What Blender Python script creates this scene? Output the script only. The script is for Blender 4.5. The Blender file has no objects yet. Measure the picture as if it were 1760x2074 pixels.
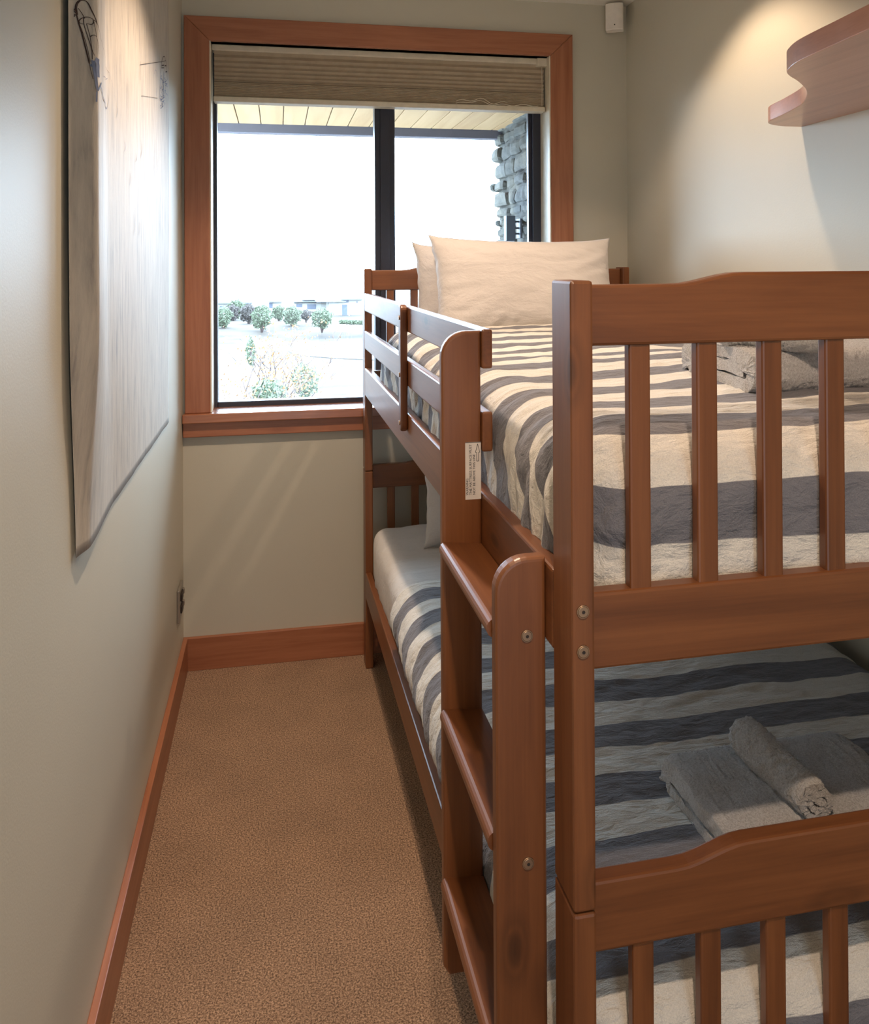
import bpy, bmesh, math, random
from mathutils import Vector, Matrix, noise
random.seed(7)
D = bpy.data
S = bpy.context.scene
COL = S.collection
PI = math.pi

# ------------------------------------------------------------------ camera
F_PX, CX, HZ = 1598.34, 860.0, 523.05          # for the 1760 x 2074 frame
YAW, PITCH, ROLL = 0.18423, 0.005175, -0.004778
CAM = Vector((0.36485, -3.19704, 1.58))
cy, sy, cp, sp = math.cos(YAW), math.sin(YAW), math.cos(PITCH), math.sin(PITCH)
fwd = Vector((sy * cp, cy * cp, sp)); up0 = Vector((-sy * sp, -cy * sp, cp)); rt0 = Vector((cy, -sy, 0))
cr, sr = math.cos(ROLL), math.sin(ROLL)
rt = rt0 * cr + up0 * sr
up = up0 * cr - rt0 * sr
cam_d = D.cameras.new('camera'); cam = D.objects.new('camera', cam_d); COL.objects.link(cam)
m = Matrix.Identity(4)
for i in range(3):
    m[i][0] = rt[i]; m[i][1] = up[i]; m[i][2] = -fwd[i]; m[i][3] = CAM[i]
cam.matrix_world = m
cam_d.sensor_fit = 'HORIZONTAL'; cam_d.sensor_width = 36.0
cam_d.lens = F_PX / 1760 * 36
cam_d.shift_x = (880 - CX) / 1760
cam_d.shift_y = -(1037 - HZ) / 1760
cam_d.clip_start = 0.02; cam_d.clip_end = 2000
S.camera = cam

# ------------------------------------------------------------------ world and lights
w = D.worlds.new('sky'); S.world = w; w.use_nodes = True
bg = w.node_tree.nodes['Background']
bg.inputs['Color'].default_value = (0.60, 0.78, 1.0, 1)
bg.inputs['Strength'].default_value = 23.0

def spot(name, loc, power, half, blend, col, rad=0.04):
    l = D.lights.new(name, 'SPOT'); l.energy = power; l.color = col
    l.spot_size = math.radians(half * 2); l.spot_blend = blend; l.shadow_soft_size = rad
    o = D.objects.new(name, l); COL.objects.link(o); o.location = loc
    return o
WARM = (1.0, 0.74, 0.54)
spot('downlight_right', (1.51, -1.0, 2.675), 42, 53, 0.4, WARM, 0.03)
spot('downlight_aisle', (0.54, -1.1, 2.675), 100, 58, 0.5, WARM, 0.03)
spot('downlight_near', (0.47, -3.22, 2.675), 100, 60, 0.4, WARM, 0.03)
portal = D.lights.new('window_portal', 'AREA'); portal.shape = 'RECTANGLE'; portal.size = 1.40; portal.size_y = 1.25
portal.cycles.is_portal = True
po = D.objects.new('window_portal', portal); COL.objects.link(po); po.location = (0.80, 0.16, 1.61); po.rotation_euler = (-PI / 2, 0, 0)
fill_d = D.lights.new('cool_fill', 'AREA'); fill_d.shape = 'RECTANGLE'; fill_d.size = 0.85; fill_d.size_y = 2.0; fill_d.energy = 14; fill_d.color = (0.70, 0.85, 1.0)  # unseen cool fill added behind the camera to lift the dim lower bunk
fill_o = D.objects.new('cool_fill', fill_d); COL.objects.link(fill_o); fill_o.location = (0.75, -4.86, 1.03); fill_o.rotation_euler = (PI / 2, 0, 0)
vs = S.view_settings
vs.view_transform = 'Standard'; vs.look = 'None'; vs.exposure = 0.05; vs.gamma = 1.0; vs.use_curve_mapping = False
S.cycles.max_bounces = 10; S.cycles.diffuse_bounces = 6; S.cycles.sample_clamp_indirect = 6.0

# ------------------------------------------------------------------ helpers
def nodes(name):
    mt = D.materials.new(name); mt.use_nodes = True
    nt = mt.node_tree
    return mt, nt, nt.nodes['Principled BSDF']
def N(nt, typ, **kw):
    n = nt.nodes.new(typ)
    for k, v in kw.items():
        if k in n.inputs: n.inputs[k].default_value = v
        else: setattr(n, k, v)
    return n
def ramp(nt, stops):
    r = nt.nodes.new('ShaderNodeValToRGB'); e = r.color_ramp.elements
    while len(e) < len(stops): e.new(0.5)
    for el, (p, c) in zip(e, stops): el.position = p; el.color = (*c, 1)
    return r
def coords(nt, scale=(1, 1, 1), kind='Object', rot=(0, 0, 0)):
    tc = nt.nodes.new('ShaderNodeTexCoord'); mp = nt.nodes.new('ShaderNodeMapping')
    mp.inputs['Scale'].default_value = scale; mp.inputs['Rotation'].default_value = rot
    nt.links.new(tc.outputs[kind], mp.inputs['Vector'])
    return mp.outputs['Vector']
def bump(nt, bsdf, height, strength, dist):
    b = N(nt, 'ShaderNodeBump'); b.inputs['Strength'].default_value = strength; b.inputs['Distance'].default_value = dist
    nt.links.new(height, b.inputs['Height']); nt.links.new(b.outputs['Normal'], bsdf.inputs['Normal'])
    return b
def plain(name, col, rough=0.5, metal=0.0, spec=0.5):
    mt, nt, b = nodes(name)
    n = N(nt, 'ShaderNodeTexNoise', Scale=35.0, Detail=3.0); nt.links.new(coords(nt), n.inputs['Vector'])
    r = ramp(nt, [(0.3, tuple(c * 0.93 for c in col)), (0.7, tuple(min(1, c * 1.05) for c in col))])
    nt.links.new(n.outputs['Fac'], r.inputs['Fac']); nt.links.new(r.outputs['Color'], b.inputs['Base Color'])
    b.inputs['Roughness'].default_value = rough; b.inputs['Metallic'].default_value = metal
    b.inputs['Specular IOR Level'].default_value = spec
    return mt
def wood(name, axis, dark, mid, light, rough=0.42, knots=True, fine=1.0, coat=0.15):
    """grain runs along the given axis of the object's own coordinates"""
    mt, nt, b = nodes(name)
    sc = [16 * fine, 16 * fine, 16 * fine]; sc[axis] = 1.1 * fine
    v = coords(nt, tuple(sc))
    n1 = N(nt, 'ShaderNodeTexNoise', Scale=1.0, Detail=5.0, Roughness=0.6, Distortion=0.6); nt.links.new(v, n1.inputs['Vector'])
    sc2 = [150, 150, 150]; sc2[axis] = 4
    v2 = coords(nt, tuple(sc2))
    n2 = N(nt, 'ShaderNodeTexNoise', Scale=1.0, Detail=3.0, Roughness=0.7); nt.links.new(v2, n2.inputs['Vector'])
    mx = N(nt, 'ShaderNodeMath', operation='MULTIPLY_ADD'); mx.inputs[1].default_value = 0.35
    nt.links.new(n2.outputs['Fac'], mx.inputs[0]); nt.links.new(n1.outputs['Fac'], mx.inputs[2])
    r = ramp(nt, [(0.45, dark), (0.66, mid), (0.88, light)])
    nt.links.new(mx.outputs[0], r.inputs['Fac'])
    col = r.outputs['Color']
    if knots:
        s3 = [9.0, 9.0, 9.0]; s3[axis] = 4.0
        v3 = coords(nt, tuple(s3))
        vo = N(nt, 'ShaderNodeTexVoronoi', Scale=1.0, Randomness=1.0); nt.links.new(v3, vo.inputs['Vector'])
        rk = ramp(nt, [(0.0, (0.22,) * 3), (0.07, (0.38,) * 3), (0.12, (0.85,) * 3), (0.155, (0.68,) * 3), (0.25, (1,) * 3)])
        nt.links.new(vo.outputs['Distance'], rk.inputs['Fac'])
        mm = N(nt, 'ShaderNodeMix', data_type='RGBA', blend_type='MULTIPLY'); mm.inputs[0].default_value = 0.8
        nt.links.new(col, mm.inputs[6]); nt.links.new(rk.outputs['Color'], mm.inputs[7]); col = mm.outputs[2]
    nt.links.new(col, b.inputs['Base Color'])
    b.inputs['Roughness'].default_value = rough; b.inputs['Coat Weight'].default_value = coat; b.inputs['Coat Roughness'].default_value = 0.25
    bump(nt, b, n2.outputs['Fac'], 0.12, 0.001)
    return mt

def link(name, bm, mat, parent=None, smooth=False):
    me = D.meshes.new(name)
    bmesh.ops.recalc_face_normals(bm, faces=bm.faces)
    bm.to_mesh(me); bm.free()
    if mat is not None:
        for mm in (mat if isinstance(mat, (list, tuple)) else [mat]): me.materials.append(mm)
    if smooth:
        for p in me.polygons: p.use_smooth = True
    o = D.objects.new(name, me); COL.objects.link(o)
    if parent is not None: o.parent = parent
    return o
def box(bm, x0, x1, y0, y1, z0, z1, bev=0.0, seg=2, mi=0):
    t = bmesh.new(); bmesh.ops.create_cube(t, size=1)
    for v in t.verts:
        v.co = Vector(((x0 + x1) / 2 + v.co.x * (x1 - x0), (y0 + y1) / 2 + v.co.y * (y1 - y0), (z0 + z1) / 2 + v.co.z * (z1 - z0)))
    if bev > 0: bmesh.ops.bevel(t, geom=t.edges[:], offset=bev, segments=seg, affect='EDGES', profile=0.5)
    merge(bm, t, mi)
def merge(bm, t, mi=0):
    mp = {}
    for v in t.verts: mp[v] = bm.verts.new(v.co)
    for f in t.faces:
        try:
            nf = bm.faces.new([mp[v] for v in f.verts]); nf.material_index = mi; nf.smooth = f.smooth
        except ValueError: pass
    t.free()
def prism(bm, pts, plane, lo, hi, bev=0.0, seg=2, mi=0):
    """extrude the outline pts (in the given plane) between lo and hi"""
    t = bmesh.new()
    def mk(a, b, c): return {'xz': (a, c, b), 'xy': (a, b, c), 'yz': (c, a, b)}[plane]
    lo_v = [t.verts.new(mk(a, b, lo)) for a, b in pts]; hi_v = [t.verts.new(mk(a, b, hi)) for a, b in pts]
    f1 = t.faces.new(lo_v); f2 = t.faces.new(hi_v[::-1])
    n = len(pts)
    for i in range(n): t.faces.new([lo_v[i], hi_v[i], hi_v[(i + 1) % n], lo_v[(i + 1) % n]])
    bmesh.ops.recalc_face_normals(t, faces=t.faces)
    if bev > 0:
        es = [e for e in t.edges if f1 in e.link_faces or f2 in e.link_faces]
        bmesh.ops.bevel(t, geom=es, offset=bev, segments=seg, affect='EDGES', profile=0.5)
    merge(bm, t, mi)
def tube(bm, pts, r, n=8, mi=0):
    pts = [Vector(p) for p in pts]; rings = []
    for i, p in enumerate(pts):
        d = (pts[min(i + 1, len(pts) - 1)] - pts[max(i - 1, 0)]).normalized()
        a = d.orthogonal().normalized(); b = d.cross(a)
        rr = r[i] if isinstance(r, (list, tuple)) else r
        rings.append([bm.verts.new(p + a * rr * math.cos(2 * PI * k / n) + b * rr * math.sin(2 * PI * k / n)) for k in range(n)])
    for i in range(len(rings) - 1):
        for k in range(n):
            f = bm.faces.new([rings[i][k], rings[i][(k + 1) % n], rings[i + 1][(k + 1) % n], rings[i + 1][k]]); f.material_index = mi; f.smooth = True
    for rg in (rings[0][::-1], rings[-1]):
        f = bm.faces.new(rg); f.material_index = mi
def empty(name, loc, rz=0.0):
    o = D.objects.new(name, None); COL.objects.link(o); o.location = loc; o.rotation_euler = (0, 0, rz); o.empty_display_size = 0.1
    return o
def tag(o, label=None, cat=None, group=None, kind=None):
    if label: o['label'] = label
    if cat: o['category'] = cat
    if group: o['group'] = group
    if kind: o['kind'] = kind
    return o
def struct(name, bm, mat, parent=None, label=None, smooth=False):
    o = link(name, bm, mat, parent, smooth)
    if parent is None: o['kind'] = 'structure'
    if label: o['label'] = label
    return o
def recentre(o, zmin=True):
    """put the origin of a top-level mesh at its own base"""
    vs_ = [v.co for v in o.data.vertices]
    lo = Vector([min(v[i] for v in vs_) for i in range(3)]); hi = Vector([max(v[i] for v in vs_) for i in range(3)])
    c = (lo + hi) / 2; c.z = lo.z if zmin else c.z
    o.data.transform(Matrix.Translation(-c))
    o.location = o.matrix_basis @ c if False else (Matrix.Translation(o.location) @ o.rotation_euler.to_matrix().to_4x4()) @ c
    for ch in o.children: ch.data.transform(Matrix.Translation(-c))
    return o
def fbm(x, y, z, oct_=3):
    s, a = 0.0, 1.0
    for _ in range(oct_):
        s += a * noise.noise(Vector((x, y, z))); x, y, z, a = x * 2.03 + 7, y * 2.03 + 3, z * 2.03 + 5, a * 0.5
    return s
def sm(t):
    t = max(0.0, min(1.0, t)); return t * t * (3 - 2 * t)

# ------------------------------------------------------------------ materials
def paint(name, a, bcol, rough=0.5, spec=0.35):
    mt, nt, b = nodes(name)
    n = N(nt, 'ShaderNodeTexNoise', Scale=1.3, Detail=3.0); nt.links.new(coords(nt), n.inputs['Vector'])
    r = ramp(nt, [(0.3, a), (0.7, bcol)]); nt.links.new(n.outputs['Fac'], r.inputs['Fac']); nt.links.new(r.outputs['Color'], b.inputs['Base Color'])
    n2 = N(nt, 'ShaderNodeTexNoise', Scale=230.0, Detail=3.0); nt.links.new(coords(nt), n2.inputs['Vector'])
    b.inputs['Roughness'].default_value = rough; b.inputs['Specular IOR Level'].default_value = spec
    bump(nt, b, n2.outputs['Fac'], 0.15, 0.0015)
    return mt
M_WALL = paint('sage_wall_paint', (0.53, 0.508, 0.42), (0.56, 0.537, 0.445), 0.48, 0.35)
M_CEIL = paint('ceiling_paint', (0.74, 0.72, 0.64), (0.76, 0.74, 0.67), 0.7)
def carpet_mat():
    mt, nt, b = nodes('carpet')
    v = coords(nt)
    n1 = N(nt, 'ShaderNodeTexNoise', Scale=240.0, Detail=3.0, Roughness=0.85); nt.links.new(v, n1.inputs['Vector'])
    n2 = N(nt, 'ShaderNodeTexNoise', Scale=5.0, Detail=5.0, Roughness=0.6); nt.links.new(v, n2.inputs['Vector'])
    r = ramp(nt, [(0.38, (0.10, 0.055, 0.032)), (0.5, (0.38, 0.23, 0.138)), (0.62, (0.72, 0.48, 0.31))])
    nt.links.new(n1.outputs['Fac'], r.inputs['Fac'])
    r2 = ramp(nt, [(0.3, (0.80,) * 3), (0.7, (1.0,) * 3)]); nt.links.new(n2.outputs['Fac'], r2.inputs['Fac'])
    mm = N(nt, 'ShaderNodeMix', data_type='RGBA', blend_type='MULTIPLY'); mm.inputs[0].default_value = 1.0
    nt.links.new(r.outputs['Color'], mm.inputs[6]); nt.links.new(r2.outputs['Color'], mm.inputs[7]); nt.links.new(mm.outputs[2], b.inputs['Base Color'])
    b.inputs['Roughness'].default_value = 1.0; b.inputs['Specular IOR Level'].default_value = 0.05
    b.inputs['Sheen Weight'].default_value = 0.15
    ad = N(nt, 'ShaderNodeMath', operation='ADD'); nt.links.new(n1.outputs['Fac'], ad.inputs[0]); nt.links.new(n2.outputs['Fac'], ad.inputs[1])
    bump(nt, b, n1.outputs['Fac'], 0.9, 0.004)
    return mt
M_CARPET = carpet_mat()
BD, BM_, BL = (0.115, 0.038, 0.012), (0.17, 0.058, 0.018), (0.22, 0.080, 0.026)
W_X = wood('bed_pine_across', 0, BD, BM_, BL); W_Y = wood('bed_pine_along', 1, BD, BM_, BL); W_Z = wood('bed_pine_upright', 2, BD, BM_, BL)
TD, TM, TL = (0.27, 0.092, 0.042), (0.35, 0.13, 0.06), (0.42, 0.165, 0.08)
T_X = wood('fir_trim_level', 0, TD, TM, TL, 0.4, False, 1.6, 0.15); T_Z = wood('fir_trim_upright', 2, TD, TM, TL, 0.4, False, 1.6, 0.15); T_Y = wood('fir_trim_side', 1, TD, TM, TL, 0.4, False, 1.6, 0.15)
T_SILL = wood('sill_varnish', 0, TD, TM, TL, 0.22, False, 1.6, 1.0)
M_BLACK = plain('black_aluminium', (0.03, 0.033, 0.05), 0.35, 0.0, 0.5)
M_JAMB = plain('cream_jamb', (0.72, 0.66, 0.52), 0.35)
M_BRASS = plain('brass_bolt', (0.42, 0.29, 0.19), 0.45, 0.9)
M_HOLE = plain('dark_socket', (0.03, 0.02, 0.015), 0.6)
M_STEEL = plain('brushed_plate', (0.38, 0.35, 0.31), 0.35, 0.7)
M_WHITEP = plain('white_plastic', (0.78, 0.74, 0.68), 0.4)
def glass_mat():
    mt = D.materials.new('window_glass'); mt.use_nodes = True; nt = mt.node_tree; nt.nodes.clear()
    out = nt.nodes.new('ShaderNodeOutputMaterial'); tr = nt.nodes.new('ShaderNodeBsdfTransparent'); gl = nt.nodes.new('ShaderNodeBsdfGlossy')
    tr.inputs['Color'].default_value = (0.96, 0.98, 0.97, 1); gl.inputs['Roughness'].default_value = 0.01
    fr = nt.nodes.new('ShaderNodeFresnel'); fr.inputs['IOR'].default_value = 1.35
    mx = nt.nodes.new('ShaderNodeMixShader')
    nt.links.new(fr.outputs[0], mx.inputs[0]); nt.links.new(tr.outputs[0], mx.inputs[1]); nt.links.new(gl.outputs[0], mx.inputs[2]); nt.links.new(mx.outputs[0], out.inputs['Surface'])
    return mt
M_GLASS = glass_mat()
def cloth(name, col, wr=0.5, scale=26.0, dist=0.004, stripes=False, sheen=0.2):
    mt, nt, b = nodes(name)
    v = coords(nt, (1, 3.2, 2.0))
    n1 = N(nt, 'ShaderNodeTexNoise', Scale=scale, Detail=5.0, Roughness=0.6, Distortion=0.35); nt.links.new(v, n1.inputs['Vector'])
    n2 = N(nt, 'ShaderNodeTexNoise', Scale=620.0, Detail=1.0); nt.links.new(coords(nt), n2.inputs['Vector'])
    if stripes:
        tc = nt.nodes.new('ShaderNodeTexCoord'); sep = nt.nodes.new('ShaderNodeSeparateXYZ'); nt.links.new(tc.outputs['UV'], sep.inputs[0])
        fr = N(nt, 'ShaderNodeMath', operation='FRACT'); nt.links.new(sep.outputs['Y'], fr.inputs[0])
        st = ramp(nt, [(0.0, (0.18, 0.182, 0.205)), (0.495, (0.185, 0.187, 0.21)), (0.505, (0.71, 0.69, 0.635)), (0.995, (0.71, 0.69, 0.635)), (1.0, (0.18, 0.182, 0.205))])
        nt.links.new(fr.outputs[0], st.inputs['Fac'])
        w1 = ramp(nt, [(0.3, (0.75,) * 3), (0.7, (1.15,) * 3)]); nt.links.new(n2.outputs['Fac'], w1.inputs['Fac'])
        mm = N(nt, 'ShaderNodeMix', data_type='RGBA', blend_type='MULTIPLY'); mm.inputs[0].default_value = 0.5
        nt.links.new(st.outputs['Color'], mm.inputs[6]); nt.links.new(w1.outputs['Color'], mm.inputs[7]); nt.links.new(mm.outputs[2], b.inputs['Base Color'])
    else:
        r = ramp(nt, [(0.3, tuple(c * 0.96 for c in col)), (0.7, col)]); nt.links.new(n1.outputs['Fac'], r.inputs['Fac']); nt.links.new(r.outputs['Color'], b.inputs['Base Color'])
    b.inputs['Roughness'].default_value = 0.9; b.inputs['Specular IOR Level'].default_value = 0.15; b.inputs['Sheen Weight'].default_value = sheen
    ad = N(nt, 'ShaderNodeMath', operation='MULTIPLY_ADD'); ad.inputs[1].default_value = 0.06
    nt.links.new(n2.outputs['Fac'], ad.inputs[0]); nt.links.new(n1.outputs['Fac'], ad.inputs[2])
    bump(nt, b, ad.outputs[0], wr, dist)
    return mt
M_DUVET = cloth('striped_linen', None, 1.0, 20.0, 0.010, True)
M_SHEET = cloth('white_cotton', (0.68, 0.66, 0.635), 0.9, 7.0, 0.012)
M_PILLOW = cloth('pillow_cotton', (0.60, 0.57, 0.55), 0.8, 6.0, 0.012)
def terry():
    mt, nt, b = nodes('white_terry')
    n = N(nt, 'ShaderNodeTexNoise', Scale=300.0, Detail=3.0, Roughness=0.8); nt.links.new(coords(nt), n.inputs['Vector'])
    r = ramp(nt, [(0.38, (0.64, 0.62, 0.60)), (0.56, (0.92, 0.91, 0.90))]); nt.links.new(n.outputs['Fac'], r.inputs['Fac']); nt.links.new(r.outputs['Color'], b.inputs['Base Color'])
    b.inputs['Roughness'].default_value = 1.0; b.inputs['Specular IOR Level'].default_value = 0.05; b.inputs['Sheen Weight'].default_value = 0.5
    bump(nt, b, n.outputs['Fac'], 1.0, 0.010)
    return mt
M_TERRY = terry()

# ------------------------------------------------------------------ room shell
XR, ZC, YN = 1.8543, 2.684, -4.9
ZB, TB = 0.1267, 0.0171
OX0, OX1, OZ0, OZ1 = 0.105, 1.503, 0.985, 2.451     # window opening
bm = bmesh.new(); box(bm, -0.1, XR + 0.1, YN - 0.1, 0.2, -0.15, 0); struct('floor', bm, M_CARPET)
bm = bmesh.new(); box(bm, -0.12, 0, YN, 0.2, 0, ZC); struct('wall_left', bm, M_WALL)
bm = bmesh.new(); box(bm, XR, XR + 0.12, YN, 0.2, 0, ZC); struct('wall_right', bm, M_WALL)
bm = bmesh.new(); box(bm, -0.12, XR + 0.12, YN - 0.12, YN, 0, ZC); struct('wall_near', bm, M_WALL)
bm = bmesh.new()
box(bm, 0, OX0, 0, 0.2, 0, ZC); box(bm, OX1, XR, 0, 0.2, 0, ZC); box(bm, OX0, OX1, 0, 0.2, 0, OZ0 - 0.01); box(bm, OX0, OX1, 0, 0.2, OZ1, ZC)
struct('wall_back', bm, M_WALL)
bm = bmesh.new(); box(bm, -0.12, XR + 0.12, YN - 0.12, 0.2, ZC, ZC + 0.15); struct('ceiling', bm, M_CEIL)
bm = bmesh.new(); box(bm, 0, TB, YN, -TB, 0, ZB, 0.002); struct('baseboard_left', bm, T_Y)
bm = bmesh.new(); box(bm, 0, XR, -TB, 0, 0, ZB, 0.002); struct('baseboard_back', bm, T_X)
bm = bmesh.new(); box(bm, XR - TB, XR, YN, -TB, 0, ZB, 0.002); struct('baseboard_right', bm, T_Y)

# ------------------------------------------------------------------ window
win = empty('window_1', (0.80, 0.1, OZ0)); win['kind'] = 'structure'
win['label'] = 'black framed two pane window looking onto the garden'
def wpart(name, bm, mat, label=None, smooth=False):
    bmesh.ops.translate(bm, verts=bm.verts, vec=(-0.80, -0.1, -OZ0))
    o = link(name, bm, mat, win, smooth)
    if label: o['label'] = label
    return o
bm = bmesh.new()
FY0, FY1 = 0.10, 0.15
box(bm, OX0, 0.125, FY0, FY1, OZ0, OZ1, 0.003); box(bm, 1.462, OX1, FY0, FY1, OZ0, OZ1, 0.003)
box(bm, 0.125, 1.462, FY0, FY1, OZ0, 1.018, 0.003); box(bm, 0.125, 1.462, FY0, FY1, 2.41, OZ1, 0.003)
box(bm, 1.448, 1.463, FY0 + 0.02, FY1 - 0.005, 1.018, 2.41, 0.002)
wpart('frame', bm, M_BLACK)
bm = bmesh.new(); box(bm, 0.768, 0.854, FY0 + 0.0, FY1 + 0.01, 1.018, 2.41, 0.004); box(bm, 0.79, 0.832, FY0 - 0.012, FY0, 1.018, 2.41, 0.003); wpart('mullion', bm, M_BLACK)
for x0, x1 in ((0.125, 0.768), (0.854, 1.448)):
    bm = bmesh.new(); box(bm, x0, x1, 0.128, 0.132, 1.018, 2.41); wpart('pane', bm, M_GLASS)
bm = bmesh.new()
box(bm, OX0 - 0.006, OX0, 0.0, 0.2, OZ0, OZ1); box(bm, OX1, OX1 + 0.006, 0.0, 0.2, OZ0, OZ1); box(bm, OX0, OX1, 0.0, 0.2, OZ1, OZ1 + 0.006)
box(bm, OX0 + 0.0005, OX0 + 0.006, -0.018, FY0, OZ0 + 0.014, OZ1, 0.001); box(bm, OX1 - 0.006, OX1 - 0.0005, -0.018, FY0, OZ0 + 0.014, OZ1, 0.001)
wpart('jamb_liner', bm, M_JAMB, 'cream painted liner inside the window opening')
bm = bmesh.new(); box(bm, 0.002, 1.61, -0.045, 0.0, 0.962, 0.998, 0.004); box(bm, OX0, OX1, 0.0, 0.10, OZ0 - 0.01, 0.998, 0.0); wpart('window_sill', bm, T_SILL)
bm = bmesh.new(); box(bm, 0.002, 1.605, -0.024, 0, 0.905, 0.962, 0.003); wpart('apron', bm, T_X)
bm = bmesh.new()
CXa, CXb, CZt = 0.010, 1.601, 2.545
prism(bm, [(CXa, 0.998), (0.106, 0.998), (0.106, 2.451), (CXa, CZt)], 'xz', -0.022, 0, 0.003, mi=0)
prism(bm, [(CXb, 0.998), (1.502, 0.998), (1.502, 2.451), (CXb, CZt)], 'xz', -0.022, 0, 0.003, mi=0)
prism(bm, [(CXa, CZt), (0.106, 2.451), (1.502, 2.451), (CXb, CZt)], 'xz', -0.022, 0, 0.003, mi=1)
o = struct('trim_1', bm, [T_Z, T_X], None, 'orange fir casing around the window with mitred top corners')

# cellular blind
blind = empty('cellular_blind', (0.80, 0.05, 2.45)); tag(blind, 'beige pleated blind pulled up at the top of the window', 'window blind')
def bpart(name, bm, mat, label=None):
    bmesh.ops.translate(bm, verts=bm.verts, vec=(-0.80, -0.05, -2.45)); o = link(name, bm, mat, blind)
    if label: o['label'] = label
    return o
M_BLIND = plain('blind_fabric', (0.40, 0.33, 0.24), 0.85, 0, 0.1); M_RAIL = plain('blind_rail', (0.66, 0.60, 0.47), 0.4)
bm = bmesh.new(); box(bm, 0.112, 1.497, 0.022, 0.075, 2.425, 2.449, 0.003); box(bm, 1.455, 1.499, 0.012, 0.075, 2.415, 2.449, 0.003); bpart('head_rail', bm, M_RAIL)
bm = bmesh.new(); box(bm, 0.118, 1.493, 0.024, 0.078, 2.222, 2.243, 0.003); bpart('bottom_rail', bm, M_RAIL)
zs = [2.425]; stp = 0.0125
while zs[-1] - stp > 2.30: zs.append(zs[-1] - stp); stp *= 0.955
k = 0
while zs[-1] - 0.0032 > 2.243: zs.append(zs[-1] - 0.0032)
zs[-1] = 2.243
for side in (0,):
    bm = bmesh.new(); prof = []
    for i, z in enumerate(zs):
        dep = 0.007 if z > 2.3 else 0.0035
        prof.append((0.033 + (dep if i % 2 else 0.0), z))
    back = [(0.066 - (p[0] - 0.033), p[1]) for p in prof][::-1]
    loop = prof + back
    nx = 60; rows = []
    for ix in range(nx + 1):
        x = 0.120 + 1.371 * ix / nx
        rows.append([bm.verts.new((x, yy, zz)) for yy, zz in loop])
    n = len(loop)
    for ix in range(nx):
        for i in range(n): bm.faces.new([rows[ix][i], rows[ix + 1][i], rows[ix + 1][(i + 1) % n], rows[ix][(i + 1) % n]])
    bpart('pleated_fabric', bm, M_BLIND)
bm = bmesh.new()
pts = [(1.10 + 0.36 * t, 0.020 - 0.004 * math.sin(t * 9), 2.245 + 0.012 * math.exp(-((t - .25) / .12) ** 2) + 0.004 * math.sin(t * 25)) for t in [i / 24 for i in range(25)]]
tube(bm, pts, 0.0016, 6)
tube(bm, [(x, y - 0.001, z + 0.008 + 0.003 * math.sin(i)) for i, (x, y, z) in enumerate(pts[:16])], 0.0014, 6)
tube(bm, [(1.475, 0.018, 2.42), (1.477, 0.017, 2.33), (1.476, 0.018, 2.245)], 0.0012, 6)
bpart('lift_cord', bm, M_RAIL)

# ------------------------------------------------------------------ small wall fittings
sen = empty('motion_sensor', (1.80, -0.045, 2.56)); tag(sen, 'white motion sensor box fixed high in the corner under the ceiling', 'motion sensor')
bm = bmesh.new()
arc = []
for i in range(13):
    t = -1 + 2 * i / 12
    arc.append((t * 0.036, -0.040 - 0.012 * (1 - t * t)))
prism(bm, arc + [(0.036, 0.0), (-0.036, 0.0)], 'xy', 0.0, 0.115, 0.004)
ob = link('housing', bm, M_WHITEP, sen); 
bm = bmesh.new(); prism(bm, [(x * 0.93, y - 0.0012) for x, y in arc[1:-1]] + [(x * 0.93, y + 0.002) for x, y in arc[1:-1]][::-1], 'xy', 0.028, 0.106, 0.0006); ob2 = link('lens', bm, M_WHITEP, sen)
bm = bmesh.new(); bmesh.ops.create_icosphere(bm, subdivisions=2, radius=0.0028, matrix=Matrix.Translation((0.002, -0.0535, 0.02))); ob3 = link('indicator', bm, M_HOLE, sen)
for q in (ob, ob2, ob3): q.data.transform(Matrix.Translation((-0.01, 0.018, 0)) @ Matrix.Rotation(math.radians(-28), 4, 'Z'))

soc = empty('power_socket', (0.0, -0.15, 0.27)); tag(soc, 'grey metal double power socket low on the left wall near the corner', 'power socket')
bm = bmesh.new(); box(bm, 0.0, 0.010, -0.055, 0.055, 0.0, 0.118, 0.003); link('plate', bm, M_STEEL, soc)
for zz in (0.024, 0.068):
    bm = bmesh.new(); box(bm, 0.009, 0.016, -0.03, 0.018, zz, zz + 0.03, 0.004); link('socket_outlet', bm, M_HOLE, soc)
for zz in (0.03, 0.074):
    bm = bmesh.new(); box(bm, 0.009, 0.018, 0.026, 0.042, zz, zz + 0.02, 0.003); link('switch', bm, M_STEEL, soc)

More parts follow.
